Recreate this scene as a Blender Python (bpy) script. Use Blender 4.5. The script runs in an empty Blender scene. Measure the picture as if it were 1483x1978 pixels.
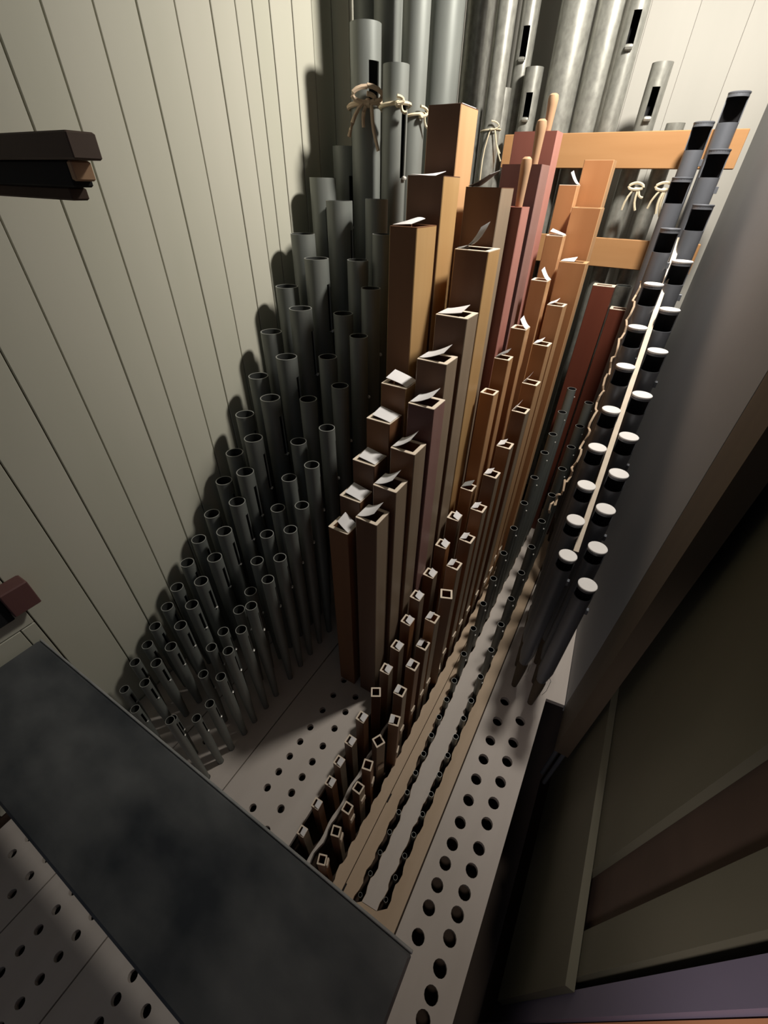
import bpy, math, random
from mathutils import Matrix, Vector
from mathutils.geometry import tessellate_polygon
random.seed(7)
C = bpy.context.scene.collection
SC = bpy.context.scene

# ---------------------------------------------------------------- camera
cam_d = bpy.data.cameras.new('camera'); cam = bpy.data.objects.new('camera', cam_d); C.objects.link(cam)
RX = Vector((0.86054, 0.50898, 0.02041)); RY = Vector((0.33055, -0.52749, -0.78261)); RZ = Vector((-0.38757, 0.68021, -0.62217))
m = Matrix.Identity(4)
for i in range(3):
    m[i][0] = RX[i]; m[i][1] = -RY[i]; m[i][2] = -RZ[i]
m[0][3], m[1][3], m[2][3] = 0, 0, 1.0
cam.matrix_world = m
cam_d.sensor_fit = 'HORIZONTAL'; cam_d.sensor_width = 36; cam_d.lens = 36 * 793.96 / 1483
cam_d.clip_start = 0.01
SC.camera = cam
SC.view_settings.view_transform = 'Standard'; SC.view_settings.look = 'None'
SC.view_settings.gamma = 1; SC.view_settings.use_curve_mapping = False
SC.view_settings.exposure = 0.1

# ---------------------------------------------------------------- light
w = bpy.data.worlds.new('world'); SC.world = w; w.use_nodes = True
w.node_tree.nodes['Background'].inputs[0].default_value = (0.80, 0.85, 1.0, 1)
w.node_tree.nodes['Background'].inputs[1].default_value = 0.055

def area(name, loc, aim, size, power, col, spread=180):
    l = bpy.data.lights.new(name, 'AREA'); l.shape = 'DISK'; l.size = size; l.energy = power; l.color = col
    l.spread = math.radians(spread)
    o = bpy.data.objects.new(name, l); C.objects.link(o); o.location = loc
    d = Vector(aim) - Vector(loc); o.rotation_euler = d.to_track_quat('-Z', 'Y').to_euler()
    return o
bl_ = bpy.data.lights.new('bulb', 'SPOT'); bl_.spot_size = math.radians(160); bl_.spot_blend = 1.0; bl_.shadow_soft_size = 0.05; bl_.energy = 50; bl_.color = (1.0, 0.94, 0.85)
bulb = bpy.data.objects.new('bulb', bl_); C.objects.link(bulb); bulb.location = (0.045, 0.98, 1.58)
bulb.rotation_euler = Vector((-0.5, 0.36, -0.75)).to_track_quat('-Z', 'Y').to_euler()
area('added_fill', (-0.02, -0.25, 0.95), (0.2, 0.10, 0.56), 0.08, 0.20, (1.0, 0.88, 0.86), 50)  # unseen fill lamp, added to brighten the trim and outer boards

# ---------------------------------------------------------------- materials
def mat(name, col, col2=None, rough=0.6, metal=0.0, scale=(8, 8, 8), bump=0.0, mix=0.5, detail=4, coat=0.0):
    mt = bpy.data.materials.new(name); mt.use_nodes = True
    nt = mt.node_tree; b = nt.nodes['Principled BSDF']
    b.inputs['Base Color'].default_value = (*col, 1); b.inputs['Roughness'].default_value = rough
    b.inputs['Metallic'].default_value = metal
    b.inputs['Specular IOR Level'].default_value = 0.35
    if coat: b.inputs['Coat Weight'].default_value = coat
    if col2 or bump:
        tc = nt.nodes.new('ShaderNodeTexCoord'); mp = nt.nodes.new('ShaderNodeMapping'); mp.inputs['Scale'].default_value = scale
        nz = nt.nodes.new('ShaderNodeTexNoise'); nz.inputs['Scale'].default_value = 1; nz.inputs['Detail'].default_value = detail
        oi = nt.nodes.new('ShaderNodeObjectInfo'); ad = nt.nodes.new('ShaderNodeVectorMath'); ad.operation = 'ADD'
        sc_ = nt.nodes.new('ShaderNodeVectorMath'); sc_.operation = 'SCALE'; sc_.inputs['Scale'].default_value = 13.0
        nt.links.new(oi.outputs['Random'], sc_.inputs[0])
        nt.links.new(tc.outputs['Object'], mp.inputs['Vector'])
        nt.links.new(mp.outputs['Vector'], ad.inputs[0]); nt.links.new(sc_.outputs['Vector'], ad.inputs[1])
        nt.links.new(ad.outputs['Vector'], nz.inputs['Vector'])
        if col2:
            cr = nt.nodes.new('ShaderNodeValToRGB'); e = cr.color_ramp.elements
            e[0].position = 0.5 - mix * 0.5; e[1].position = 0.5 + mix * 0.5
            e[0].color = (*col, 1); e[1].color = (*col2, 1)
            nt.links.new(nz.outputs['Fac'], cr.inputs['Fac']); nt.links.new(cr.outputs['Color'], b.inputs['Base Color'])
        if bump:
            bp = nt.nodes.new('ShaderNodeBump'); bp.inputs['Strength'].default_value = bump; bp.inputs['Distance'].default_value = 0.002
            nt.links.new(nz.outputs['Fac'], bp.inputs['Height']); nt.links.new(bp.outputs['Normal'], b.inputs['Normal'])
    return mt
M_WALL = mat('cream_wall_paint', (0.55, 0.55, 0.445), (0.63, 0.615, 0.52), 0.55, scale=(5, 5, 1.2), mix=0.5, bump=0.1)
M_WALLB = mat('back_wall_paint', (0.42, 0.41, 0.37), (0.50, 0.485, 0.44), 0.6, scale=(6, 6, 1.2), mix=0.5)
M_CHEST = mat('whitewashed_board', (0.56, 0.50, 0.45), (0.64, 0.58, 0.53), 0.6, scale=(25, 5, 10), mix=0.6, bump=0.1)
M_TAN = mat('bare_tan_wood', (0.50, 0.37, 0.25), (0.60, 0.46, 0.33), 0.6, scale=(40, 5, 10), mix=0.6, bump=0.15)
M_DARKWOOD = mat('dark_inner_wood', (0.05, 0.032, 0.022), (0.08, 0.05, 0.035), 0.8, scale=(10, 4, 10))
M_METAL = mat('dull_grey_pipe_metal', (0.175, 0.19, 0.178), (0.26, 0.275, 0.255), 0.5, 0.25, scale=(30, 30, 6), mix=0.6, bump=0.1)
M_METAL2 = mat('pale_spotted_pipe_metal', (0.24, 0.24, 0.215), (0.40, 0.40, 0.36), 0.38, 0.45, scale=(90, 90, 60), mix=0.5, detail=6)
M_ZINC = mat('blue_grey_pipe_metal', (0.13, 0.14, 0.16), (0.20, 0.21, 0.235), 0.42, 0.35, scale=(20, 20, 6), mix=0.6)
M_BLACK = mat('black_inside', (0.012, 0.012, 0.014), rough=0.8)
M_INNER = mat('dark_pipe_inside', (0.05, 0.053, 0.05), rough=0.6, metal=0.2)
M_RIM = mat('pale_pipe_rim', (0.36, 0.37, 0.35), rough=0.45, metal=0.3)  # rim colour set paler than the pipe body
M_TIN = mat('bright_tin', (0.75, 0.74, 0.70), rough=0.35, metal=0.3)
M_LID = mat('pale_felt_lid', (0.80, 0.78, 0.76), (0.88, 0.86, 0.84), 0.7, scale=(20, 20, 20))
M_PAPER = mat('white_paper', (0.86, 0.84, 0.84), (0.78, 0.77, 0.78), 0.7, scale=(30, 30, 30))
M_GREYFLAP = mat('grey_lead_flap', (0.25, 0.26, 0.26), (0.38, 0.39, 0.38), 0.5, scale=(40, 40, 40))
M_END = mat('cream_end_grain', (0.78, 0.66, 0.52), (0.88, 0.76, 0.62), 0.7, scale=(60, 60, 60))
def wood(name, a, b): return mat(name, a, b, 0.45, scale=(22, 22, 1.6), mix=0.7, bump=0.15, detail=6)
M_BRN = wood('dark_brown_wood', (0.125, 0.062, 0.038), (0.185, 0.098, 0.060))
M_BRN2 = wood('umber_wood', (0.175, 0.078, 0.038), (0.25, 0.120, 0.060))
M_ORG = wood('orange_wood', (0.38, 0.165, 0.066), (0.49, 0.235, 0.10))
M_ORGL = wood('light_orange_wood', (0.55, 0.31, 0.15), (0.66, 0.40, 0.21))
M_YELW = wood('yellow_brown_wood', (0.46, 0.27, 0.11), (0.58, 0.37, 0.17))
M_GRYW = wood('grey_brown_wood', (0.27, 0.20, 0.14), (0.36, 0.28, 0.20))
M_PUR = wood('purple_brown_wood', (0.12, 0.055, 0.052), (0.17, 0.08, 0.075))
M_PURL = wood('purple_side_wood', (0.27, 0.15, 0.13), (0.36, 0.21, 0.19))
M_RED = wood('red_wood', (0.25, 0.085, 0.065), (0.32, 0.12, 0.09))
M_REDL = wood('pink_side_wood', (0.42, 0.18, 0.15), (0.52, 0.25, 0.21))
M_DRED = wood('dark_red_wood', (0.11, 0.03, 0.018), (0.16, 0.045, 0.026))
M_BOARD = mat('varnished_orange_board', (0.38, 0.19, 0.075), (0.50, 0.275, 0.125), 0.45, scale=(2.5, 20, 26), mix=0.7, bump=0.1, detail=6)
M_HANDLE = mat('turned_handle_wood', (0.42, 0.25, 0.14), (0.56, 0.36, 0.22), 0.45, scale=(20, 20, 4))
M_BEAM = mat('worn_blue_grey_paint', (0.030, 0.036, 0.044), (0.135, 0.142, 0.146), 0.45, scale=(8, 12, 9), mix=0.42, bump=0.2, detail=9)
M_RPANEL = mat('grey_panel_paint', (0.25, 0.25, 0.26), (0.31, 0.31, 0.32), 0.6, scale=(5, 3, 3), mix=0.6)
M_OLIVE = mat('olive_panel_paint', (0.082, 0.079, 0.052), (0.120, 0.112, 0.078), 0.65, scale=(6, 6, 3), mix=0.6)
M_POST = mat('brown_post', (0.075, 0.056, 0.038), (0.11, 0.082, 0.056), 0.7, scale=(20, 20, 2))
M_SHADEBR = mat('brown_painted_arm', (0.10, 0.07, 0.055), (0.14, 0.10, 0.08), 0.6, scale=(4, 20, 20))
M_TRIM = mat('violet_grey_trim', (0.12, 0.11, 0.16), (0.17, 0.15, 0.21), 0.6, scale=(6, 6, 2))
M_OUTW = mat('outer_orange_wood', (0.55, 0.22, 0.09), (0.75, 0.36, 0.18), 0.5, scale=(20, 20, 2))
M_STRING = mat('cream_string', (0.66, 0.56, 0.38), (0.78, 0.70, 0.52), 0.8, scale=(60, 60, 60))
M_RIBBON = mat('tan_cloth_tape', (0.50, 0.35, 0.24), (0.68, 0.55, 0.40), 0.8, scale=(30, 30, 30))
M_FLOOR = mat('dark_floor', (0.05, 0.035, 0.028), (0.08, 0.055, 0.04), 0.8, scale=(4, 4, 4))

# ---------------------------------------------------------------- helpers
def link(name, verts, faces, mt, parent=None, smooth=False, fm=None, loc=None, tagd=None):
    me = bpy.data.meshes.new(name); me.from_pydata([tuple(v) for v in verts], [], faces); me.update()
    mts = mt if isinstance(mt, (list, tuple)) else [mt]
    for x in mts: me.materials.append(x)
    if fm:
        for p, i in zip(me.polygons, fm): p.material_index = i
    if smooth:
        me.polygons.foreach_set('use_smooth', [True] * len(me.polygons))
        try: me.set_sharp_from_angle(angle=math.radians(35))
        except Exception: pass
    o = bpy.data.objects.new(name, me); C.objects.link(o)
    if parent: o.parent = parent
    if loc: o.location = loc
    return o
def tag(o, label, cat, group=None):
    o['label'] = label; o['category'] = cat
    if group: o['group'] = group
    return o
def thing(name, loc, label, cat, group=None, rot=0):
    o = bpy.data.objects.new(name, None); o.empty_display_size = 0.02; C.objects.link(o); o.location = loc; o.rotation_euler = (0, 0, rot)
    return tag(o, label, cat, group)
def struct(o): o['kind'] = 'structure'; return o
def boxvf(x0, x1, y0, y1, z0, z1, b=0.0):
    if b <= 0:
        v = [(x0,y0,z0),(x1,y0,z0),(x1,y1,z0),(x0,y1,z0),(x0,y0,z1),(x1,y0,z1),(x1,y1,z1),(x0,y1,z1)]
        f = [(3,2,1,0),(4,5,6,7),(0,1,5,4),(1,2,6,5),(2,3,7,6),(3,0,4,7)]
        return v, f
    # box with chamfered upright edges and a chamfered top
    def ring(z, i):
        a, c, d, e = x0+i, x1-i, y0+i, y1-i
        k = b*0.7
        return [(a+k,d,z),(c-k,d,z),(c,d+k,z),(c,e-k,z),(c-k,e,z),(a+k,e,z),(a,e-k,z),(a,d+k,z)]
    rs = [ring(z0+b,0) , ring(z1-b,0)]
    v = ring(z0, b) + rs[0] + rs[1] + ring(z1, b); f = [tuple(reversed(range(8))), tuple(range(24,32))]
    for r in range(3):
        for i in range(8):
            j = (i+1) % 8; f.append((r*8+i, r*8+j, (r+1)*8+j, (r+1)*8+i))
    return v, f
def box(name, x0, x1, y0, y1, z0, z1, mt, parent=None, b=0.0015):
    v, f = boxvf(x0, x1, y0, y1, z0, z1, b); return link(name, v, f, mt, parent)
def merge(parts):
    V, F = [], []
    for v, f in parts:
        n = len(V); V += list(v); F += [tuple(i+n for i in q) for q in f]
    return V, F
def prism(loops, z0, z1):
    """flat board outline (first loop) with cut-outs, given thickness"""
    vs = [Vector((x, y, 0)) for lp in loops for x, y in lp]
    tris = tessellate_polygon([[Vector((x, y, 0)) for x, y in lp] for lp in loops])
    n = len(vs); V = [(p.x, p.y, z1) for p in vs] + [(p.x, p.y, z0) for p in vs]; F = []
    for a, b_, c in tris:
        nz = (vs[b_]-vs[a]).cross(vs[c]-vs[a]).z
        t = (a, b_, c) if nz > 0 else (a, c, b_)
        F.append(t); F.append((t[2]+n, t[1]+n, t[0]+n))
    k = 0
    for lp in loops:
        L = len(lp)
        for i in range(L):
            a, b_ = k+i, k+(i+1) % L; F.append((a, a+n, b_+n, b_))
        k += L
    return V, F
def circ(x, y, r, n=14): return [(x+r*math.cos(2*math.pi*i/n), y+r*math.sin(2*math.pi*i/n)) for i in range(n)]
def rect(x0, x1, y0, y1): return [(x0,y0),(x1,y0),(x1,y1),(x0,y1)]
def lathe(prof, n=16, cap0=True, cap1=True):
    V, F = [], []
    for r, z in prof: V += [(r*math.cos(2*math.pi*i/n), r*math.sin(2*math.pi*i/n), z) for i in range(n)]
    for k in range(len(prof)-1):
        for i in range(n):
            j = (i+1) % n; F.append((k*n+i, k*n+j, (k+1)*n+j, (k+1)*n+i))
    if cap0: F.append(tuple(reversed(range(n))))
    if cap1: F.append(tuple(range((len(prof)-1)*n, len(prof)*n)))
    return V, F
def tubepath(pts, r, n=6):
    V, F = [], []; P = [Vector(p) for p in pts]
    for k, p in enumerate(P):
        t = (P[min(k+1, len(P)-1)] - P[max(k-1, 0)]).normalized()
        a = t.cross(Vector((0.31, 0.2, 0.93))); a = a.normalized() if a.length > 1e-4 else Vector((1,0,0)); b_ = t.cross(a)
        for i in range(n):
            q = 2*math.pi*i/n; V.append(p + r*(a*math.cos(q) + b_*math.sin(q)))
    for k in range(len(P)-1):
        for i in range(n):
            j = (i+1) % n; F.append((k*n+i, k*n+j, (k+1)*n+j, (k+1)*n+i))
    F.append(tuple(reversed(range(n)))); F.append(tuple(range((len(P)-1)*n, len(P)*n)))
    return V, F
def shell(r, zf, h, slot=None, ang=0.0, width=2, n=24, foot=0.5, ztoe=-0.02):
    """open metal pipe: cone foot, thin walled body, optional cut slot near the top (real opening).  returns V,F,material index"""
    zs = [ztoe, zf]
    if slot: zs += [slot[0], slot[1]]
    zs.append(h)
    ri = r*0.90
    V, F, FM = [], [], []
    for ring_r in (r, ri):
        for k, z in enumerate(zs):
            q = ring_r*(foot if k == 0 else 1)
            V += [(q*math.cos(ang+2*math.pi*(i+0.5)/n), q*math.sin(ang+2*math.pi*(i+0.5)/n), z) for i in range(n)]
    K = len(zs); off = K*n
    half = width//2
    cut = set()
    if slot:
        for d in range(-half, width-half): cut.add((d-1) % n)
    for k in range(K-1):
        for i in range(n):
            j = (i+1) % n
            if slot and k == 2 and i in cut: continue
            F.append((k*n+i, k*n+j, (k+1)*n+j, (k+1)*n+i)); FM.append(0)
            F.append((off+k*n+j, off+k*n+i, off+(k+1)*n+i, off+(k+1)*n+j)); FM.append(1)
    if slot:
        cl = [((d-1) % n) for d in range(-half, width-half)]
        a, b_ = cl[0], (cl[-1]+1) % n
        F += [(2*n+a, 3*n+a, off+3*n+a, off+2*n+a), (3*n+b_, 2*n+b_, off+2*n+b_, off+3*n+b_)]; FM += [2, 2]
        for i in cl:
            j = (i+1) % n
            F += [(2*n+i, off+2*n+i, off+2*n+j, 2*n+j), (3*n+j, off+3*n+j, off+3*n+i, 3*n+i)]; FM += [2, 2]
    k = K-1
    for i in range(n):
        j = (i+1) % n; F.append((k*n+i, k*n+j, off+k*n+j, off+k*n+i)); FM.append(2)
    F.append(tuple(reversed(range(n)))); FM.append(0)
    return V, F, FM
ORD = ('first second third fourth fifth sixth seventh eighth ninth tenth eleventh twelfth thirteenth fourteenth fifteenth sixteenth '
       'seventeenth eighteenth nineteenth twentieth twenty-first twenty-second twenty-third twenty-fourth twenty-fifth').split()

# ---------------------------------------------------------------- setting: room shell
WX = -0.755
joints = [-0.42, -0.35, -0.29, -0.225, -0.16, -0.10, -0.04, 0.02, 0.079, 0.118, 0.165, 0.236, 0.308, 0.391, 0.453, 0.523, 0.590, 0.657, 0.728, 0.783, 0.824, 0.868, 0.93,
          0.99, 1.055, 1.12, 1.185, 1.25, 1.315, 1.38, 1.445, 1.51, 1.62]
joints = [j for j in joints if j not in (0.118,)]
wl = struct(box('wall_left', WX-0.03, WX-0.0062, -0.45, 1.66, -0.75, 2.2, M_DARKWOOD, b=0))
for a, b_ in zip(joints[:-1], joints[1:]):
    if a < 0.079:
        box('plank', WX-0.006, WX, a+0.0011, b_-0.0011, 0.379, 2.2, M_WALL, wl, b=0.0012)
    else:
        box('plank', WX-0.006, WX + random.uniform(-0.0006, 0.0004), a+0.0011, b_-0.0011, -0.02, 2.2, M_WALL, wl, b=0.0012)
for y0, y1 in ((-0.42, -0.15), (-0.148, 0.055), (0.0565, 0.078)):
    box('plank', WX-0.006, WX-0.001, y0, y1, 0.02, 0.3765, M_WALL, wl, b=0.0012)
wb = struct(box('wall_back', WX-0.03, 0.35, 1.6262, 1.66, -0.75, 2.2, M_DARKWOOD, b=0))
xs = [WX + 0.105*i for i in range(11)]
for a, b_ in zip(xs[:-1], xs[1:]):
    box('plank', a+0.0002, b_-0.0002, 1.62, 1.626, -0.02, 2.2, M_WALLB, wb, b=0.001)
# right wall: far leaf (slightly toed in), then strips and near boards around the access opening
def slab(name, p0, p1, th, z0, z1, mt, parent=None):
    d = Vector((p1[0]-p0[0], p1[1]-p0[1], 0)).normalized(); n = Vector((d.y, -d.x, 0))*th
    lp = [p0, p1, (p1[0]+n.x, p1[1]+n.y), (p0[0]+n.x, p0[1]+n.y)]
    v, f = prism([lp], z0, z1); return link(name, v, f, mt, parent)
wr = struct(slab('wall_right', (0.150, 0.665), (0.084, 1.62), 0.03, -0.02, 2.2, M_RPANEL))
slab('edge_strip', (0.150, 0.548), (0.150, 0.662), 0.03, 0.0, 2.2, M_POST, wr)
slab('backing', (0.235, 0.15), (0.235, 0.80), 0.02, -0.7, 2.2, M_DARKWOOD, wr)
slab('near_board', (0.2, 0.285), (0.2, 0.640), 0.02, -0.2, 2.2, M_OLIVE, wr)
slab('recessed_strip', (0.209, 0.2125), (0.209, 0.2845), 0.02, -0.2, 2.2, M_DARKWOOD, wr)  # dark recessed strip between the two near boards
slab('near_board', (0.2, 0.165), (0.2, 0.212), 0.02, -0.2, 2.2, M_OLIVE, wr)
slab('ledge_board', (0.188, 0.150), (0.188, 0.640), 0.011, -0.2, 0.235, M_OLIVE, wr)
tr = struct(slab('trim_1', (0.2, 0.1275), (0.2, 0.153), 0.03, -0.3, 1.6, M_TRIM))
dr = struct(slab('door_1', (0.205, -0.02), (0.205, 0.126), 0.03, -0.3, 1.6, M_OUTW))
for y in (0.02, 0.06, 0.10): slab('door_strip', (0.203, y), (0.203, y+0.012), 0.002, -0.3, 1.6, M_OUTW, dr)
struct(box('floor', -1.2, 1.2, -1.2, 1.8, -0.80, -0.75, M_FLOOR, b=0))
struct(box('ceiling', -0.9, 0.5, -0.3, 1.7, 2.2, 2.24, M_WALL, b=0))

# ---------------------------------------------------------------- pipe data (x, y, top height) in metres
OUTER = [(-0.69, 0.115, 0.149), (-0.69, 0.157, 0.194), (-0.69, 0.193, 0.212), (-0.69, 0.223, 0.242), (-0.69, 0.262, 0.267), (-0.69, 0.297, 0.297), (-0.69, 0.338, 0.338), (-0.69, 0.381, 0.375), (-0.69, 0.43, 0.414), (-0.69, 0.482, 0.474), (-0.69, 0.527, 0.524), (-0.69, 0.577, 0.597), (-0.69, 0.635, 0.665), (-0.69, 0.693, 0.745), (-0.69, 0.759, 0.824), (-0.69, 0.827, 0.915), (-0.69, 0.908, 1.01), (-0.69, 1.0, 1.065)]
SECOND = [(-0.628, 0.1, 0.155), (-0.628, 0.138, 0.198), (-0.628, 0.173, 0.222), (-0.628, 0.211, 0.231), (-0.628, 0.246, 0.263), (-0.628, 0.284, 0.291), (-0.628, 0.321, 0.33), (-0.628, 0.367, 0.362), (-0.628, 0.407, 0.408), (-0.628, 0.457, 0.456), (-0.628, 0.495, 0.512), (-0.628, 0.535, 0.575), (-0.628, 0.6, 0.641), (-0.628, 0.665, 0.71), (-0.628, 0.725, 0.794), (-0.628, 0.79, 0.878), (-0.628, 0.879, 0.973), (-0.628, 0.985, 1.235)]
THIRD = [(-0.54, 0.125, 0.165), (-0.54, 0.211, 0.202), (-0.54, 0.247, 0.251), (-0.54, 0.282, 0.263), (-0.54, 0.331, 0.281), (-0.54, 0.370, 0.302), (-0.54, 0.405, 0.366), (-0.54, 0.445, 0.412), (-0.54, 0.488, 0.454), (-0.54, 0.534, 0.506), (-0.54, 0.576, 0.574), (-0.54, 0.62, 0.652), (-0.54, 0.694, 0.718), (-0.54, 0.755, 0.79), (-0.54, 0.813, 0.88), (-0.54, 0.885, 0.978), (-0.54, 0.95, 1.172), (-0.541, 1.022, 1.50)]
FOURTH = [(-0.479, 0.106, 0.262), (-0.479, 0.143, 0.202), (-0.479, 0.175, 0.203), (-0.479, 0.214, 0.243), (-0.479, 0.246, 0.289), (-0.479, 0.285, 0.31), (-0.479, 0.321, 0.345), (-0.479, 0.374, 0.372), (-0.479, 0.415, 0.399), (-0.479, 0.456, 0.445), (-0.479, 0.498, 0.48), (-0.479, 0.541, 0.555), (-0.479, 0.598, 0.613), (-0.479, 0.649, 0.684), (-0.479, 0.72, 0.763), (-0.485, 0.775, 0.84), (-0.495, 0.835, 0.925)]
WS1 = [(-0.233, 0.131, 0.048), (-0.233, 0.177, 0.063), (-0.233, 0.221, 0.062), (-0.233, 0.253, 0.089), (-0.233, 0.294, 0.099), (-0.233, 0.338, 0.122), (-0.233, 0.394, 0.134), (-0.233, 0.438, 0.164), (-0.233, 0.485, 0.192), (-0.233, 0.530, 0.233), (-0.233, 0.570, 0.277), (-0.233, 0.636, 0.290), (-0.233, 0.694, 0.338), (-0.233, 0.752, 0.382), (-0.230, 0.815, 0.432), (-0.235, 0.862, 0.654), (-0.233, 0.917, 0.713), (-0.227, 0.985, 0.761), (-0.222, 1.06, 0.845), (-0.226, 1.13, 0.922), (-0.236, 1.20, 1.009)]
WS2 = [(-0.172, 0.114, 0.069), (-0.172, 0.157, 0.085), (-0.172, 0.194, 0.098), (-0.172, 0.231, 0.101), (-0.172, 0.264, 0.131), (-0.172, 0.304, 0.153), (-0.158, 0.340, 0.188), (-0.172, 0.386, 0.212), (-0.172, 0.437, 0.234), (-0.172, 0.482, 0.248), (-0.172, 0.517, 0.299), (-0.164, 0.560, 0.335), (-0.173, 0.612, 0.372), (-0.172, 0.672, 0.402), (-0.172, 0.718, 0.456), (-0.172, 0.772, 0.514), (-0.172, 0.84, 0.553), (-0.168, 0.9, 0.614), (-0.170, 0.955, 0.659), (-0.177, 1.01, 0.729), (-0.176, 1.065, 0.8)]
CAPL = [(0.025, 0.655, 0.465), (0.016, 0.715, 0.505), (0.012, 0.775, 0.549), (0.006, 0.84, 0.6), (0.005, 0.905, 0.655), (0.001, 0.97, 0.723), (-0.004, 1.04, 0.782), (-0.005, 1.11, 0.851), (-0.013, 1.19, 0.941), (-0.027, 1.27, 1.024), (-0.026, 1.36, 1.116)]
CAPR = [(0.073, 0.63, 0.436), (0.068, 0.69, 0.478), (0.058, 0.75, 0.526), (0.058, 0.81, 0.573), (0.052, 0.875, 0.622), (0.048, 0.94, 0.684), (0.046, 1.01, 0.751), (0.040, 1.08, 0.814), (0.030, 1.155, 0.89), (0.029, 1.23, 0.981), (0.021, 1.315, 1.07), (0.017, 1.40, 1.163)]
H = lambda y: 0.0075 + 0.004*y

# ---------------------------------------------------------------- windchest: every board a part
chest = thing('windchest', (0, 0, -0.75), 'pale wooden chest top drilled with pipe holes, running away to the back wall', 'organ windchest')
def part(name, vf, mt, **k):
    v, f = vf; v = [(p[0], p[1], p[2]+0.75) for p in v]
    return link(name, v, f, mt, chest, **k)
YF, YB, T = -0.36, 1.45, 0.012
def rowholes(x, ys, r): return [circ(x, y, r) for y in ys]
near = [-0.34+0.0285*i for i in range(10)]
h1 = rowholes(-0.69, near + [p[1] for p in OUTER], 0.007) + rowholes(-0.628, near[:-1] + [p[1] for p in SECOND], 0.007)
part('drilled_board', prism([rect(-0.752, -0.592, YF, YB)] + h1, -T, 0), M_CHEST)
h2 = rowholes(-0.54, near + [0.155] + [p[1] for p in THIRD], 0.007) + rowholes(-0.479, near[:-1] + [0.045, 0.075] + [p[1] for p in FOURTH[:15]], 0.007)
part('drilled_board', prism([rect(-0.5895, -0.4335, YF, YB)] + h2, -T, 0), M_CHEST)
L1y = [0.439, 0.393, 0.349, 0.302, 0.265, 0.229, 0.193, 0.158, 0.116, 0.078, 0.045, -0.055, -0.088, -0.118, -0.149, -0.177, -0.205, -0.235, -0.265]
L2y = [0.466, 0.418, 0.374, 0.329, 0.284, 0.246, 0.211, 0.177, 0.144, 0.102, 0.062, 0.03, -0.07, -0.10, -0.131, -0.161, -0.19, -0.22, -0.25]
# stepped right lip of the opening beside the small wooden pipes
def scal(x, y0, y1, step, amp, sgn, ph=0):
    out = []; y = y0; k = 0
    while y < y1 - 1e-6:
        s = step*(0.75 + 0.6*y)
        out.append((x + sgn*(amp*0.6), y)); out.append((x + sgn*(amp*0.9 + 0.0008*math.sin(k*2.3)), y + s*0.30))
        out.append((x - sgn*amp*0.2, y + s*0.55)); out.append((x - sgn*(amp*0.4 + 0.0006*math.sin(k*1.7+1)), y + s*0.85))
        y += s; k += 1
    return [p for p in out if p[1] < y1]
opening = [(-0.252, 0.092), (-0.158, 0.092)] + scal(-0.152, 0.100, 1.30, 0.048, 0.003, 1) + [(-0.152, 1.30), (-0.252, 1.30)]
big = [(-0.382, 0.484), (-0.40, 0.484)]
part('drilled_board', prism([[(-0.431, YF), (-0.1530, YF), (-0.1530, 0.092), (-0.252, 0.092), (-0.252, 1.30), (-0.1530, 1.30), (-0.1530, YB), (-0.431, YB)]] + rowholes(-0.356, [y for y in L1y], 0.0076) + rowholes(-0.306, [y for y in L2y if y < 0.45], 0.0078) + [circ(-0.306, 0.4665-0.03, 0.0)][:0], -T, 0), M_CHEST)
part('lip_strip', prism([[(-0.128, YF), (-0.128, YB), (-0.1525, YB), (-0.1525, 1.30)] + scal(-0.150, 0.100, 1.30, 0.048, 0.003, 1)[::-1] + [(-0.1525, 0.095), (-0.1525, YF)]], -T, 0.0005), M_TAN)
# wavy strip between the two rows of small wooden pipes
left = [(-0.2065 + 0.0016*math.sin(95*y) - 0.001, y) for y in [0.10+0.011*i for i in range(108)]]
right = [(p[0] + 0.0060 + 0.0016*math.sin(140*p[1]), p[1]) for p in left]
part('wavy_strip', prism([left + right[::-1]], -T-0.002, -0.001), M_CHEST)
# mixture boards with scalloped slots
def slotloop(xc, hw, y0, y1, step, amp, drift):
    a = [(x + drift(y), y) for x, y in scal(xc-hw, y0, y1, step, amp, -1)]
    b_ = [(x + drift(y+0.02), y) for x, y in scal(xc+hw, y0+0.012, y1, step, amp, 1)]
    return a + b_[::-1]
drA = lambda y: -0.014*max(0, min(1, (y-0.25)/0.4))
drB = lambda y: 0.0
SA = slotloop(-0.0960, 0.0058, 0.10, 1.33, 0.050, 0.0026, drA); SB = slotloop(-0.0520, 0.0055, 0.115, 1.33, 0.050, 0.0026, drB)
ys_a = [p[1] for p in SA]
# tan frame holding both slots, and a whitewashed strip let in between them
nl = len(SA)
part('slotted_board', prism([rect(-0.1265, -0.0195, -0.30, YB), SA, SB], -T, 0.0), M_TAN)
midl = [(x + 0.0004, y) for x, y in scal(-0.0960+0.0058, 0.112, 1.33, 0.050, 0.0026, 1)]; midl = [(x + drA(y+0.02) + 0.0002, y) for x, y in midl]
midr = [(x - 0.0004 + drB(y), y) for x, y in scal(-0.0520-0.0055, 0.115, 1.33, 0.050, 0.0026, -1)]
part('white_strip', prism([midl + midr[::-1]], -0.001, 0.0012), M_CHEST)
part('narrow_slot', boxvf(-0.1268, -0.1243, 0.10, 0.118, 0.0002, 0.0008), M_BLACK)
part('narrow_slot', boxvf(-0.1268, -0.1243, 0.265, 0.283, 0.0002, 0.0008), M_BLACK)
R1y = [0.601, 0.544, 0.493, 0.447, 0.401, 0.356, 0.311, 0.271, 0.237, 0.201, 0.166, 0.124]
R2y = [0.573, 0.516, 0.47, 0.423, 0.378, 0.337, 0.291, 0.253, 0.217, 0.184, 0.15, 0.11, 0.077, 0.048, 0.018]
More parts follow.
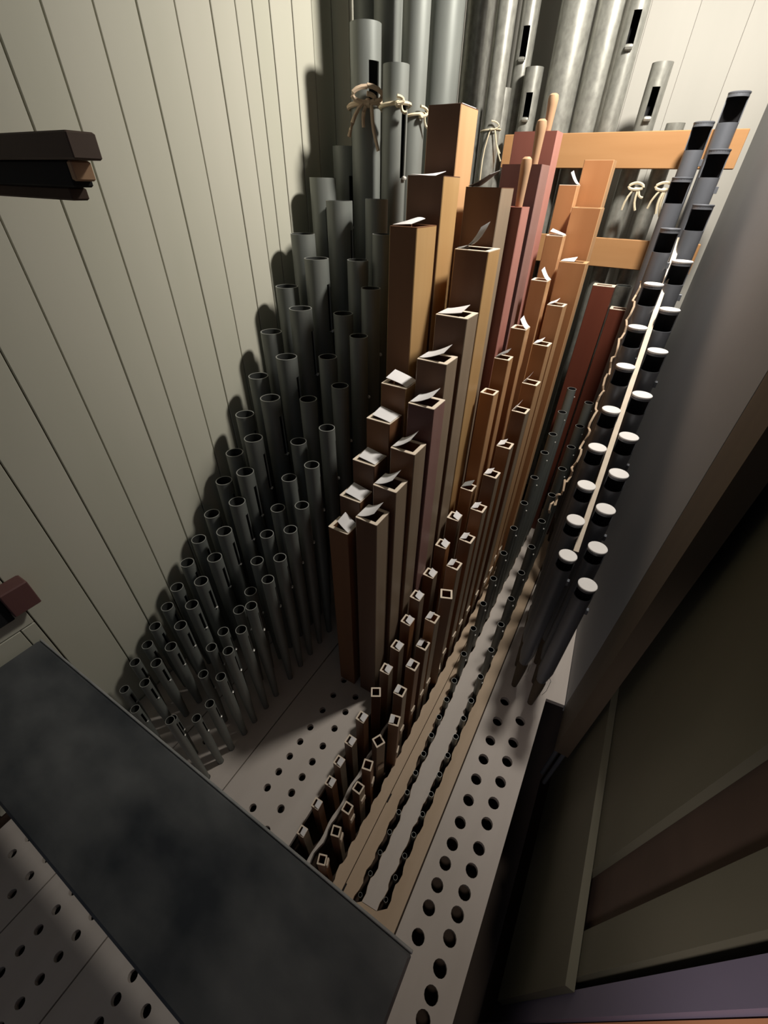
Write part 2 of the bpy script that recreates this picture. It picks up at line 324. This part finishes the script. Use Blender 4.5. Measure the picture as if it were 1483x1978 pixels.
part('drilled_board', prism([[(-0.0165, -0.30), (0.105, -0.30), (0.105, 0.662), (0.1485, 0.668), (0.096, YB), (-0.0165, YB)]] + rowholes(0.018, R1y, 0.0112) + rowholes(0.065, R2y, 0.0115), -T, 0), M_CHEST)
part('under_board', boxvf(-0.745, 0.10, -0.33, 1.44, -0.115, -0.105), M_DARKWOOD)
for x0, x1 in ((-0.752, -0.74), (0.094, 0.106)): part('side_board', boxvf(x0, x1, YF, YB, -0.74, -T-0.0005), M_DARKWOOD)
part('end_board', boxvf(-0.739, 0.093, 1.435, 1.449, -0.74, -T-0.0005), M_DARKWOOD)
part('end_board', boxvf(-0.739, 0.093, -0.35, -0.335, -0.74, -T-0.0005), M_DARKWOOD)
for x in (-0.591, -0.4325, -0.27, -0.127, -0.018): part('bearer', boxvf(x-0.006, x+0.006, -0.33, 1.43, -0.104, -T-0.0006), M_DARKWOOD)

# ---------------------------------------------------------------- metal pipes
def scroll(parent, r, z, ang, size, mt=None):
    s = size; v, f = lathe([(s*0.5, -s*0.9), (s*0.62, -s*0.5), (s*0.62, s*0.5), (s*0.5, s*0.9)], 8)
    c, n = math.cos(ang), math.sin(ang)
    q = []
    for x, y, zz in v:                       # roll lies tangentially across the slot foot
        px, py, pz = r + s*0.45 + x, zz, y
        q.append((px*c - py*n, px*n + py*c, pz + z))
    return link('tuning_scroll', q, f, mt or M_TIN, parent, smooth=True)
def metal_pipe(x, y, h, r, label, group, ang, mt=M_METAL, slot=True, slot_len=None, name='metal_pipe', width=2, sc=0.0022, n=24, top_gap=None):
    o = thing(name, (x, y, 0), label, 'organ pipe', group)
    zf = min(0.26, 0.45*h)
    sl = None
    if slot:
        g = top_gap if top_gap else min(0.05, 0.9*2*r); ln = slot_len or min(0.095, 0.14*h + 0.012)
        sl = (h-g-ln, h-g)
        if sl[0] < zf + 0.02: sl = None
    v, f, fm = shell(r, zf, h, sl, ang, width, n, foot=max(0.4, min(0.72, 0.0058/r)))
    link('pipe_body', v, f, [mt, M_INNER, M_RIM], o, smooth=True, fm=fm)
    if sl: scroll(o, r, sl[0], ang, sc)
    elif slot: scroll(o, r, h*0.78, ang, sc*0.8)
    return o
rows = [(OUTER, 'row against the plank wall', 0.45, lambda y: 0.0066+0.0235*y, 1),
        (SECOND, 'second row from plank wall', 0.35, lambda y: 0.0066+0.0240*y, 2),
        (THIRD, 'third row from plank wall', 0.75, lambda y: 0.0058+0.0195*y, 3),
        (FOURTH, 'fourth row from plank wall', 0.75, lambda y: 0.0058+0.0175*y, 4)]
for data, rn, ang, rf, k in rows:
    for i, (x, y, h) in enumerate(data):
        r = rf(y)
        lim = min([abs(y-q[1]) for q in data if q[1] != y])*0.49
        r = min(r, lim)
        metal_pipe(x, y, h, r, f'grey open metal pipe, {ORD[i]} from front in the {rn}', f'grey metal pipes, {rn}', (-0.42 if (h > 1.0 and k < 3) else ((-0.12 if h > 1.1 else ang) + random.uniform(-0.08, 0.08))),
                   slot_len=0.17 if h > 1.3 else (0.060 if h > 1.2 else (0.11 if h > 1.15 else None)), width=3 if (h > 1.0 and k < 3) else 2, top_gap=0.05 if h > 1.0 else None, sc=0.0016+0.0042*y)
# taller pipes just behind the left rows
metal_pipe(-0.69, 1.090, 1.55, 0.029, 'slim tall grey pipe rising behind the tape-tied pipe by the plank wall', 'tall grey pipes in the back left corner', 0, slot=False)
metal_pipe(-0.628, 1.065, 1.55, 0.027, 'slim tall grey pipe between two tape-tied pipes, running out of the top', 'tall grey pipes in the back left corner', 0, slot=False)
metal_pipe(-0.690, 1.19, 1.6, 0.030, 'dark tall grey pipe deep in the back left corner by the wall', 'tall grey pipes in the back left corner', 0, slot=False)
# back row, behind the orange boards
bk = [(-0.686, 1.48, 1.62, 0.0385, 0, 'broad pale pipe directly behind the tallest brown wooden pipe', None),
      (-0.604, 1.48, 1.62, 0.0352, 0, 'broad pale pipe, next right of the broadest one behind the tallest brown pipe', None),
      (-0.498, 1.375, 1.62, 0.0225, 0, 'pale pipe with a string bow, standing before the left end of upper orange board', None),
      (-0.489, 1.52, 1.62, 0.0225, 1, 'tall pale slotted pipe behind two shorter slotted ones at upper centre', (1.257, 1.315)),
      (-0.503, 1.445, 1.200, 0.0200, 1, 'short pale slotted pipe, left one of two behind the upper orange board', (1.139, 1.178)),
      (-0.442, 1.48, 1.238, 0.0225, 1, 'short pale slotted pipe, right one of two behind the upper orange board', (1.141, 1.192)),
      (-0.367, 1.49, 1.65, 0.0400, 0, 'stout pale pipe with a bright streak, above the red wooden pipe', None),
      (-0.291, 1.49, 1.65, 0.0330, 0, 'stout pale pipe right of the one above the red wooden pipe', None),
      (-0.231, 1.46, 1.65, 0.0215, 1, 'pale slotted pipe casting a shadow on the right of the back wall', (1.250, 1.305)),
      (-0.152, 1.48, 1.228, 0.0220, 1, 'free-standing short slotted pipe above the orange board, far right', (1.134, 1.188)),
      (-0.086, 1.49, 1.128, 0.0200, 0, 'stubby pipe just peeping over the right of the upper orange board', None)]
for x, y, h, r, s, lab, sl in bk:
    o = thing('metal_pipe', (x, y, 0), lab, 'organ pipe', 'pale pipes along the back wall')
    a = math.radians(-80)
    v, f, fm = shell(r, 0.2, h, sl, a, 3, 24, 0.4)
    link('pipe_body', v, f, [M_METAL2, M_BLACK, M_METAL2], o, smooth=True, fm=fm)
    if sl:
        scroll(o, r, sl[0], a, 0.0085, M_METAL2)
metal_pipe(-0.745+0.045, 1.30, 1.6, 0.040, 'broad shaded grey pipe filling the dark back left corner', 'tall grey pipes in the back left corner', 0, slot=False)
metal_pipe(-0.60, 1.28, 1.6, 0.038, 'broad grey pipe standing behind the tape-tied pair', 'tall grey pipes in the back left corner', 0, slot=False)
metal_pipe(-0.20, 1.40, 0.79, 0.024, 'short olive-shaded pipe under the lower orange board, left one', 'short pipes under the lower orange board', 0, mt=M_METAL2, slot=False)
metal_pipe(-0.075, 1.415, 0.80, 0.020, 'short olive-shaded pipe under the lower orange board, right one', 'short pipes under the lower orange board', 0, mt=M_METAL2, slot=False)

# ---------------------------------------------------------------- two close rows of slender pipes in the scalloped slots
def hA(y): 
    P = [(0.1, 0.000), (0.3, 0.012), (0.4, 0.022), (0.55, 0.038), (0.62, 0.110), (0.8, 0.255), (1.05, 0.443), (1.12, 0.471), (1.19, 0.512), (1.28, 0.570)]
    for (a, p), (b_, q) in zip(P[:-1], P[1:]):
        if y <= b_: return p + (q-p)*(y-a)/(b_-a)
    return P[-1][1]
for nm, x0, dr_, y0, rn in (('A', -0.0955, drA, 0.118, 'left'), ('B', -0.0525, drB, 0.135, 'right')):
    y = y0; i = 0
    while y < 1.29:
        h = hA(y) + (0.006 if nm == 'B' else 0); r = 0.0027 + 0.0075*y
        o = thing('slender_pipe', (x0 + dr_(y), y, 0), f'slender dark metal pipe, {ORD[i]} from the front in the {rn} scalloped slot', 'organ pipe', f'slender pipes standing in the {rn} scalloped slot')
        v, f, fm = shell(r, max(0.0, h*0.3) if h > 0.05 else -0.01, h, None, 0, 2, 14, 0.5, ztoe=-0.10)
        link('pipe_body', v, f, [M_METAL, M_BLACK, M_RIM], o, smooth=True, fm=fm)
        if h > 0.05: scroll(o, r, h-0.022, 0.0, 0.0024)
        y += 0.030 + 0.033*y; i += 1

# ---------------------------------------------------------------- wooden pipes
def flap_vf(w, d, side, cover, rise, curl=1.6, yr=0.05, n=6, up=0.0008):
    twist = 0.0
    yz = lambda s, q: yr*w*(q+1)*math.sin(math.pi*(0.12+0.62*s)) if yr > 0.06 else yr*w*s*q
    V = []; F = []; t = 0.0007
    for k in range(n+1):
        s = k/n; x = side*(w*0.47 - s*cover*w); z = up + rise*w*(s**curl)
        yy = d*0.40*(1 - 0.12*s)
        for q in (-1, 1):
            V.append((x, q*yy + twist*w*s, z + yz(s, q))); V.append((x, q*yy + twist*w*s, z + yz(s, q) + t))
    for k in range(n):
        a = k*4; b_ = a+4
        F += [(a, a+2, b_+2, b_), (a+1, b_+1, b_+3, a+3), (a, b_, b_+1, a+1), (a+2, a+3, b_+3, b_+2)]
    F += [(0, 1, 3, 2), (n*4, n*4+2, n*4+3, n*4+1)]
    return V, F
def wooden_pipe(x, y, h, w, d, mf, ms, label, group, flap=None, flapmat=None, zb=-0.005, lip=False, top='open', rim=None, name='wooden_pipe', rot=0.0):
    o = thing(name, (x, y, zb), label, 'organ pipe', group, rot)
    H_ = h - zb; t = w*0.15; a, b_ = w/2, d/2; c = min(0.0012, w*0.04)
    outer = [(-a+c, -b_), (a-c, -b_), (a, -b_+c), (a, b_-c), (a-c, b_), (-a+c, b_), (-a, b_-c), (-a, -b_+c)]
    rimh = 0.0012
    V = []; F = []; FM = []
    zs = [0, H_-rimh]
    for z in zs: V += [(p[0], p[1], z) for p in outer]
    for i in range(8):
        j = (i+1) % 8; F.append((i, j, 8+j, 8+i)); FM.append(1 if i in (1, 2, 3, 5, 6, 7) else 0)  # left and right faces take a separate, mostly lighter material
    F.append(tuple(reversed(range(8)))); FM.append(0)
    if top == 'open':
        inner = [(-a+t, -b_+t), (a-t, -b_+t), (a-t, b_-t), (-a+t, b_-t)]
        dp = min(0.12, H_*0.8)
        k = len(V); V += [(p[0], p[1], H_-rimh) for p in inner] + [(p[0], p[1], H_-dp) for p in inner]
        for i in range(4):
            j = (i+1) % 4; F.append((k+j, k+i, k+4+i, k+4+j)); FM.append(0)
        F.append((k+4, k+5, k+6, k+7)); FM.append(0)
        # rim as its own piece
        v, f = prism([outer, inner], H_-rimh, H_)
        link('pipe_body', V, F, [mf, ms], o, fm=FM); link('top_rim', v, f, rim or M_END, o)
    else:
        F.append(tuple(range(8, 16))); FM.append(0)
        link('pipe_body', V, F, [mf, ms], o, fm=FM)
    if flap:
        v, f = flap_vf(w, d, *flap); v = [(p[0], p[1], p[2]+H_) for p in v]
        link('paper_flap' if flapmat is None else 'lead_flap', v, f, flapmat or M_PAPER, o, smooth=True)
    if lip and H_ > 0.09:
        zc = 0.055 - zb
        vv, ff = boxvf(a+0.0002, a+0.0032, -b_*0.75, b_*0.75, zc-0.006-w*0.15, zc+0.006+w*0.15, 0.0006); link('mouth_cap', vv, ff, M_END, o)
    return o
sw = lambda y: 0.0128 + 0.0215*y
s1m = [(M_BRN, M_GRYW), (M_BRN2, M_BRN2), (M_BRN, M_BRN2), (M_BRN2, M_GRYW)]
for i, (x, y, h) in enumerate(WS1):
    w_ = sw(y); lim = min([abs(y-q[1]) for q in WS1 if q[1] != y])*0.94; w_ = min(w_, lim)
    if y > 0.8: mf, ms = M_ORG, M_ORGL
    elif y > 0.45: mf, ms = M_BRN2, (M_GRYW if i % 3 else M_ORG)
    else: mf, ms = s1m[i % 4]
    fl = (1, 0.50, 0.25, 1.3) if i not in (6, 15) else None; fmat = None; desc = 'white paper flap'
    if i in (14, 16): fl = (-1, 0.75, 0.45, 0.9); fmat = M_GREYFLAP; desc = 'raised grey flap'
    if i in (6, 15): desc = 'bare open top'
    if i >= 17: fl = (1, 0.5, 0.55, 1.5)
    if i == 19: fl = (1, 0.8, 0.2, 1.0)
    tone = 'orange' if y > 0.8 else 'dark brown'
    wooden_pipe(x, y, h, w_, w_, mf, ms, f'{tone} square wooden pipe with {desc}, {ORD[i]} from front in left slim row', 'slim square wooden pipes, left row', fl, fmat, zb=-0.103, rot=random.uniform(-0.05, 0.05) + (0.5 if i == 6 else 0))
for i, (x, y, h) in enumerate(WS2):
    w_ = sw(y); lim = min([abs(y-q[1]) for q in WS2 if q[1] != y])*0.94; w_ = min(w_, lim)
    if y > 0.93: mf, ms = M_ORG, M_ORGL
    elif y > 0.5: mf, ms = (M_BRN2 if i % 2 else M_ORG), M_GRYW
    else: mf, ms = (M_BRN, M_GRYW) if i % 2 else (M_BRN2, M_BRN2)
    fl = (-1, 0.48, 0.22, 1.4); desc = 'white paper flap'
    if i in (0, 1, 2, 3, 4, 5, 7-3, 11): fl = None; desc = 'bare open top'
    if i in (6, 7, 8, 9): fl = (-1, 0.45, 0.12, 1.4)
    if i in (17, 18): fl = (-1, 0.35, 0.5, 1.2)
    tone = 'orange' if y > 0.93 else 'dark brown'
    rt = {0: 0.35, 1: 0.3, 4: 0.25, 5: -0.5, 6: 0.25, 11: 0.4}.get(i, random.uniform(-0.05, 0.05))
    wooden_pipe(x, y, h, w_, w_, mf, ms, f'{tone} square wooden pipe with {desc}, {ORD[i]} from front in right slim row', 'slim square wooden pipes, right row', fl, None, zb=-0.103, lip=True, rot=rt)
# three broad-faced orange ones ending the right slim row
for xr, yf, h, w_, d, lab, fl in ((-0.144, 1.098, 0.877, 0.056, 0.044, 'orange wooden pipe with flat paper on top, under the two tallest orange ones', (-1, 0.5, 0.06, 1.0)),
                              (-0.153, 1.160, 0.971, 0.060, 0.050, 'plain-topped orange wooden pipe, second tallest of the orange ones', None),
                              (-0.163, 1.226, 1.052, 0.060, 0.048, 'tallest bright orange wooden pipe, before the upper orange board', None)):
    wooden_pipe(xr-w_/2, yf+d/2, h, w_, d, M_ORG, M_ORGL, lab, 'slim square wooden pipes, right row', fl, zb=-0.103, rim=M_ORGL)
# broad pipes, left and right rows
bl = [(-0.348, 0.462, 0.511, 0.043, 0.036, M_BRN2, M_BRN2, 'shortest broad brown wooden pipe with a curled paper flap, nearest the empty holes', (1, 0.55, 0.40, 1.2)),
      (-0.350, 0.508, 0.554, 0.045, 0.042, M_BRN, M_BRN2, 'second broad brown pipe in the left row, wide paper flap on top', (1, 0.78, 0.16, 0.8)),
      (-0.350, 0.556, 0.606, 0.047, 0.045, M_BRN, M_BRN, 'third broad brown pipe in the left row, wide paper flap on top', (1, 0.78, 0.14, 0.8)),
      (-0.350, 0.606, 0.668, 0.049, 0.046, M_BRN2, M_BRN2, 'fourth broad brown pipe in the left row, wide paper flap on top', (1, 0.80, 0.14, 0.8)),
      (-0.348, 0.657, 0.717, 0.052, 0.048, M_BRN2, M_YELW, 'fifth broad brown pipe in the left row, paper flap curling up', (1, 0.85, 0.20, 0.7)),
      (-0.378, 0.738, 0.949, 0.050, 0.074, M_BRN2, M_YELW, 'tall brown wooden pipe with yellower side and flat white flap, left of its row', (-1, 0.62, 0.04, 1.0, 0.075)),
      (-0.3855, 0.819, 1.014, 0.067, 0.068, M_BRN, M_YELW, 'taller brown wooden pipe with glossy yellow side, just before the tallest one', (-1, 0.62, 0.03, 1.0, 0.055)),
      (-0.400, 0.908, 1.107, 0.060, 0.078, M_BRN, M_ORGL, 'tallest brown wooden pipe with pale side, top centre', (1, 0.6, 0.05, 1.0)),
      (-0.289, 0.468, 0.557, 0.043, 0.043, M_BRN, M_GRYW, 'shortest broad wooden pipe in the right row, paper flap pointing up right', (-1, 0.75, 0.42, 1.7)),
      (-0.283, 0.517, 0.597, 0.046, 0.043, M_BRN, M_GRYW, 'second broad wooden pipe in the right row, paper flap pointing up right', (-1, 0.72, 0.40, 1.7)),
      (-0.277, 0.566, 0.648, 0.047, 0.045, M_BRN2, M_GRYW, 'third broad wooden pipe in the right row, thin flap raised from its corner', (-1, 0.68, 0.45, 1.5)),
      (-0.273, 0.618, 0.711, 0.049, 0.047, M_PUR, M_PURL, 'fourth broad wooden pipe in the right row, purplish with a long white flap', (-1, 0.78, 0.36, 1.5)),
      (-0.287, 0.679, 0.766, 0.056, 0.050, M_BRN, M_GRYW, 'fifth broad wooden pipe in the right row, long white flap bent upward', (-1, 0.78, 0.30, 1.5)),
      (-0.285, 0.742, 0.826, 0.059, 0.054, M_BRN, M_GRYW, 'sixth broad wooden pipe in the right row, flat white flap half covering it', (-1, 0.72, 0.14, 1.4)),
      (-0.292, 0.822, 0.916, 0.062, 0.062, M_BRN, M_YELW, 'seventh broad wooden pipe in the right row, small grey flap standing up', (-1, 0.6, 0.55, 2.4)),
      (-0.314, 0.905, 1.001, 0.066, 0.070, M_BRN, M_GRYW, 'eighth broad wooden pipe in the right row, dark front and pale side', (-1, 0.55, 0.30, 1.2))]
for x, y, h, w_, d, mf, ms, lab, fl in bl:
    gf = M_GREYFLAP if ('eighth' in lab or 'seventh' in lab) else None
    wooden_pipe(x, y, h, w_, d, mf, ms, lab, 'broad square wooden pipes', fl, gf, rim=M_END if h < 0.93 else mf, zb=0.0)
def handle(o, x, y, z0, z1, r):
    n = z1-z0
    v, f = lathe([(r*0.75, 0), (r*0.85, n*0.3), (r*1.0, n*0.7), (r*1.08, n*0.85), (r*0.95, n*0.95), (r*0.55, n*0.995)], 16)
    v = [(p[0]+x, p[1]+y, p[2]+z0) for p in v]; link('stopper_handle', v, f, M_HANDLE, o, smooth=True)
for x, y, h, w_, d, mf, ms, lab, hx, hh in ((-0.287, 0.976, 0.974, 0.050, 0.052, M_RED, M_REDL, 'stopped reddish wooden pipe with the lowest of three round handles', 0.010, 0.072),
                                        (-0.297, 1.048, 1.038, 0.078, 0.060, M_PUR, M_PURL, 'stopped purple-brown wooden pipe with the middle round handle', 0.015, 0.064),
                                        (-0.306, 1.128, 1.091, 0.086, 0.050, M_RED, M_REDL, 'stopped red wooden pipe with the highest round handle', 0.016, 0.054)):
    o = wooden_pipe(x, y, h, w_, d, mf, ms, lab, 'stopped wooden pipes with handles', None, top='closed', name='stopped_pipe', zb=0.0)
    handle(o, hx, 0.0, h-0.001, h+hh, 0.0092)
for x, y, h, w_, lab in ((-0.115, 1.322, 0.81, 0.052, 'dark red wooden pipe with open top below the lower board, taller of two'),
                     (-0.062, 1.318, 0.762, 0.044, 'dark red wooden pipe with open top below the lower board, shorter of two')):
    wooden_pipe(x, y, h, w_, 0.036, M_DRED, M_DRED, lab, 'dark red wooden pipes at the back', None, zb=0.0)

# ---------------------------------------------------------------- capped pipes on the right
def capped(x, y, h, r, label, group, i):
    o = thing('capped_pipe', (x, y, 0), label, 'organ pipe', group)
    wl_ = 0.021 + 0.0016*i; g = 0.0065
    v, f, fm = shell(r, 0.15, h, (h-g-wl_, h-g), math.radians(-92), 11, 24, 0.62, ztoe=0.105)
    link('pipe_body', v, f, [M_ZINC, M_BLACK, M_ZINC], o, smooth=True, fm=fm)
    v, f = lathe([(r*1.0, h-0.002), (r*1.03, h-0.001), (r*1.03, h+0.0010), (r*0.98, h+0.0018)], 24); link('cap_lid', v, f, M_LID if h < 0.93 else M_ZINC, o, smooth=True)
    v, f = lathe([(r*0.42, 0.001), (r*0.55, 0.03), (r*0.72, 0.075), (r*0.75, 0.100), (r*0.60, 0.112)], 16); link('pipe_boot', v, f, M_POST, o, smooth=True)
    v, f = tubepath([(r*0.9, -r*0.3, 0.06), (r*1.15, -r*0.35, 0.085), (r*1.12, -r*0.3, 0.125), (r*0.8, -r*0.2, 0.132)], 0.0006, 5); link('tuning_wire', v, f, M_TIN, o)
    if i % 2 == 0:
        v, f = boxvf(r*0.9, r*1.25, -r*0.25, r*0.25, h-0.07, h-0.058, 0.0004); link('side_ear', v, f, M_ZINC, o)
    return o
for i, (x, y, h) in enumerate(CAPL):
    capped(x, y, h, 0.0160+0.0003*i, f'blue-grey metal pipe with round lid, {ORD[i]} from front in left capped row', 'capped metal pipes, left row', i)
for i, (x, y, h) in enumerate(CAPR):
    capped(x, y, h, 0.0165+0.0003*i, f'blue-grey metal pipe with round lid, {ORD[i]} from front beside the right wall', 'capped metal pipes, right row', i)
# sloping lath between the two capped rows
def bar(name, p, q, wd, ht, mt):
    p, q = Vector(p), Vector(q); d = (q-p).normalized(); s = d.cross(Vector((0, 0, 1))).normalized()*wd/2; u = s.cross(d).normalized()*ht/2
    V = [p-s-u, p+s-u, p+s+u, p-s+u, q-s-u, q+s-u, q+s+u, q-s+u]
    return link(name, V, [(0,1,2,3),(7,6,5,4),(0,4,5,1),(1,5,6,2),(2,6,7,3),(3,7,4,0)], mt)
tag(bar('rack_lath', (0.0362, 0.69, 0.452), (0.0104, 1.25, 0.9216), 0.0095, 0.007, M_END), 'thin cream lath sloping up between the two rows of capped pipes', 'lath')
# cord wound beside the left capped row
cp = [(-0.032, 1.2, 0.841), (-0.028, 1.12, 0.776), (-0.027, 1.03, 0.72), (-0.024, 0.98, 0.663), (-0.020, 0.9, 0.607), (-0.022, 0.83, 0.548), (-0.028, 0.78, 0.509), (-0.036, 0.75, 0.478)]
pp = []
for k in range(len(cp)-1):
    for s in range(10):
        t = s/10; a, b_ = Vector(cp[k]), Vector(cp[k+1]); q = a.lerp(b_, t); ph = (k*10+s)
        pp.append(q + Vector((0.003*math.sin(ph*1.1) - 0.001, 0.004*math.cos(ph*1.9), 0.007*math.sin(ph*1.25))))
v, f = tubepath(pp, 0.0023, 6); tag(link('rope', v, f, M_RIBBON, smooth=True), 'cream cord looped along the left side of the left capped pipes', 'cord')

# ---------------------------------------------------------------- orange rack boards
tag(box('rack_board', -0.470, 0.062, 1.412, 1.430, 1.043, 1.110, M_BOARD), 'upper orange wooden rack board across the back pipes', 'board', 'orange rack boards')
tag(box('rack_board', -0.420, 0.062, 1.432, 1.446, 0.836, 0.902, M_BOARD), 'lower orange wooden rack board, behind the capped pipes', 'board', 'orange rack boards')

# ---------------------------------------------------------------- strings
def loopstring(name, c, r, label, knots, mt=M_STRING, th=0.0022, tilt=0.2, tails=((0.02, -0.03), (-0.015, -0.03)), face=-1.57):
    cx, cy, cz = c
    parts = []
    ring = [(cx + (r+th)*math.cos(a), cy + (r+th)*math.sin(a), cz + tilt*r*math.cos(a)) for a in [2*math.pi*i/22 for i in range(23)]]
    parts.append(tubepath(ring, th, 6))
    fx, fy = cx + (r+th*2.4)*math.cos(face), cy + (r+th*2.4)*math.sin(face); sx, sy = -math.sin(face), math.cos(face)
    for dx, dz in tails:
        pts = []
        for k in range(8):
            t = k/7; pts.append((fx + sx*dx*t + 0.002*math.sin(7*t), fy + sy*dx*t - 0.003*math.sin(3*t), cz + dz*t*t - 0.004*t + 0.004*math.sin(6*t)))
        parts.append(tubepath(pts, th*0.9, 6))
    for s in knots:
        pts = [(fx + sx*s*math.sin(a)*(1+0.2*math.cos(a)), fy + sy*s*math.sin(a) - 0.004, cz + abs(s)*0.5*(1-math.cos(a))*0.8) for a in [math.pi*i/7 for i in range(8)]]
        parts.append(tubepath(pts, th, 6))
    v, f = lathe([(th*0.8, -th*1.6), (th*1.9, -th*0.7), (th*1.9, th*0.7), (th*0.8, th*1.6)], 8); parts.append(([(p[0]+fx, p[1]+fy, p[2]+cz) for p in v], f))
    v, f = merge(parts); return tag(link(name, v, f, mt, smooth=True), label, 'string')
fa = math.atan2(-0.985, 0.628) + 0.1
loopstring('cloth_tape', (-0.628, 0.985, 1.125), 0.0312, 'tan cloth tape tied in a knot round the slotted pipe by the plank wall', (0.03, -0.028, 0.016), M_RIBBON, 0.0042, 0.1, ((0.050, -0.010), (-0.040, -0.045), (0.020, -0.065), (-0.01, -0.03)), fa)
loopstring('cloth_tape', (-0.54, 0.95, 1.118), 0.0255, 'flat cream tape round the shorter pipe beside the tan knot', (0.012,), M_STRING, 0.0032, 0.1, ((0.016, -0.006),), fa)
loopstring('tied_string', (-0.541, 1.022, 1.108), 0.0268, 'cream string looped on the tall pipe left of tallest brown pipe', (0.018,), M_STRING, 0.0026, 0.2, ((0.022, -0.012),), fa+0.4)
loopstring('tied_string', (-0.498, 1.375, 1.115), 0.0228, 'cream string bow hanging beside the tallest brown wooden pipe', (0.02,), M_STRING, 0.0018, 0.1, ((0.034, -0.055), (-0.012, -0.10), (0.03, -0.04)), -1.2)
loopstring('tied_string', (-0.120, 1.405, 1.004), 0.0005, 'left cream string bow hanging under the upper orange board', (0.016, -0.016), M_STRING, 0.0030, 0.1, ((0.012, -0.035), (-0.018, -0.035), (0.020, -0.01)), -1.57)
loopstring('tied_string', (-0.060, 1.405, 1.004), 0.0005, 'right cream string bow hanging under the upper orange board', (0.018, -0.018), M_STRING, 0.0030, 0.1, ((0.010, -0.045), (-0.022, -0.03), (0.024, -0.008), (0.0, -0.04)), -1.57)

# ---------------------------------------------------------------- walkboard in front
wk = thing('walkboard', (-0.37, 0, 0), 'worn blue-grey painted plank crossing the front left corner above the chest', 'plank')
def wp(name, x0, x1, y0, y1, z0, z1, mt, b=0.002):
    v, f = boxvf(x0+0.37, x1+0.37, y0, y1, z0, z1, b); return link(name, v, f, mt, wk)
wp('plank_top', -0.748, 0.012, -0.094, 0.066, 0.318, 0.345, M_BEAM, 0.003)
wp('pale_edge', -0.748, 0.012, 0.0662, 0.0695, 0.335, 0.3448, M_GREYFLAP, 0.0008)  # thin pale strip along the plank's far edge
wp('support_post', -0.05, -0.02, -0.05, -0.02, 0.0, 0.318, M_POST)
wp('support_post', -0.745, -0.72, -0.05, -0.02, 0.0, 0.318, M_POST)

# ---------------------------------------------------------------- fittings on the left wall
br = thing('wall_bracket', (WX, 0.31, 1.02), 'brown stepped wooden bracket arm sticking out of the plank wall', 'bracket')
def bp_(name, x0, x1, y0, y1, z0, z1, mt):
    v, f = boxvf(x0-WX, x1-WX, y0-0.31, y1-0.31, z0-1.02, z1-1.02, 0.0015); return link(name, v, f, mt, br)
bp_('arm_board', WX, -0.505, 0.287, 0.315, 1.013, 1.0335, M_SHADEBR)
bp_('arm_block', WX, -0.530, 0.292, 0.312, 0.992, 1.0128, M_BLACK)
bp_('arm_end', -0.5298, -0.522, 0.292, 0.312, 0.997, 1.0128, M_HANDLE)
bp_('arm_block', WX, -0.545, 0.294, 0.312, 0.981, 0.9918, M_DARKWOOD)
bk2 = thing('wall_cleat', (WX, 0.07, 0.45), 'small dark wooden cleat on the plank wall at far left', 'cleat')
v, f = boxvf(0, 0.03, -0.01, 0.030, -0.02, 0.032, 0.002); link('cleat_block', v, f, M_PUR, bk2)
v, f = boxvf(0, 0.02, -0.06, -0.0105, -0.03, 0.02, 0.002); link('cleat_block', v, f, M_BLACK, bk2)
# two thin rods by the right wall
for y, h, lab in ((0.585, 0.36, 'pale-tipped grey rod against the right wall, nearer the capped pipes'), (0.565, 0.33, 'pale-tipped grey rod against the right wall, nearer the dark post')):
    o = thing('metal_rod', (0.165 if y > 0.58 else 0.175, y, -0.2), lab, 'rod')
    v, f = lathe([(0.005, 0), (0.005, h+0.2)], 10); link('rod_shaft', v, f, M_ZINC, o, smooth=True)
    v, f = lathe([(0.0062, h+0.2), (0.0062, h+0.212), (0.004, h+0.216)], 10); link('rod_tip', v, f, M_LID, o, smooth=True)
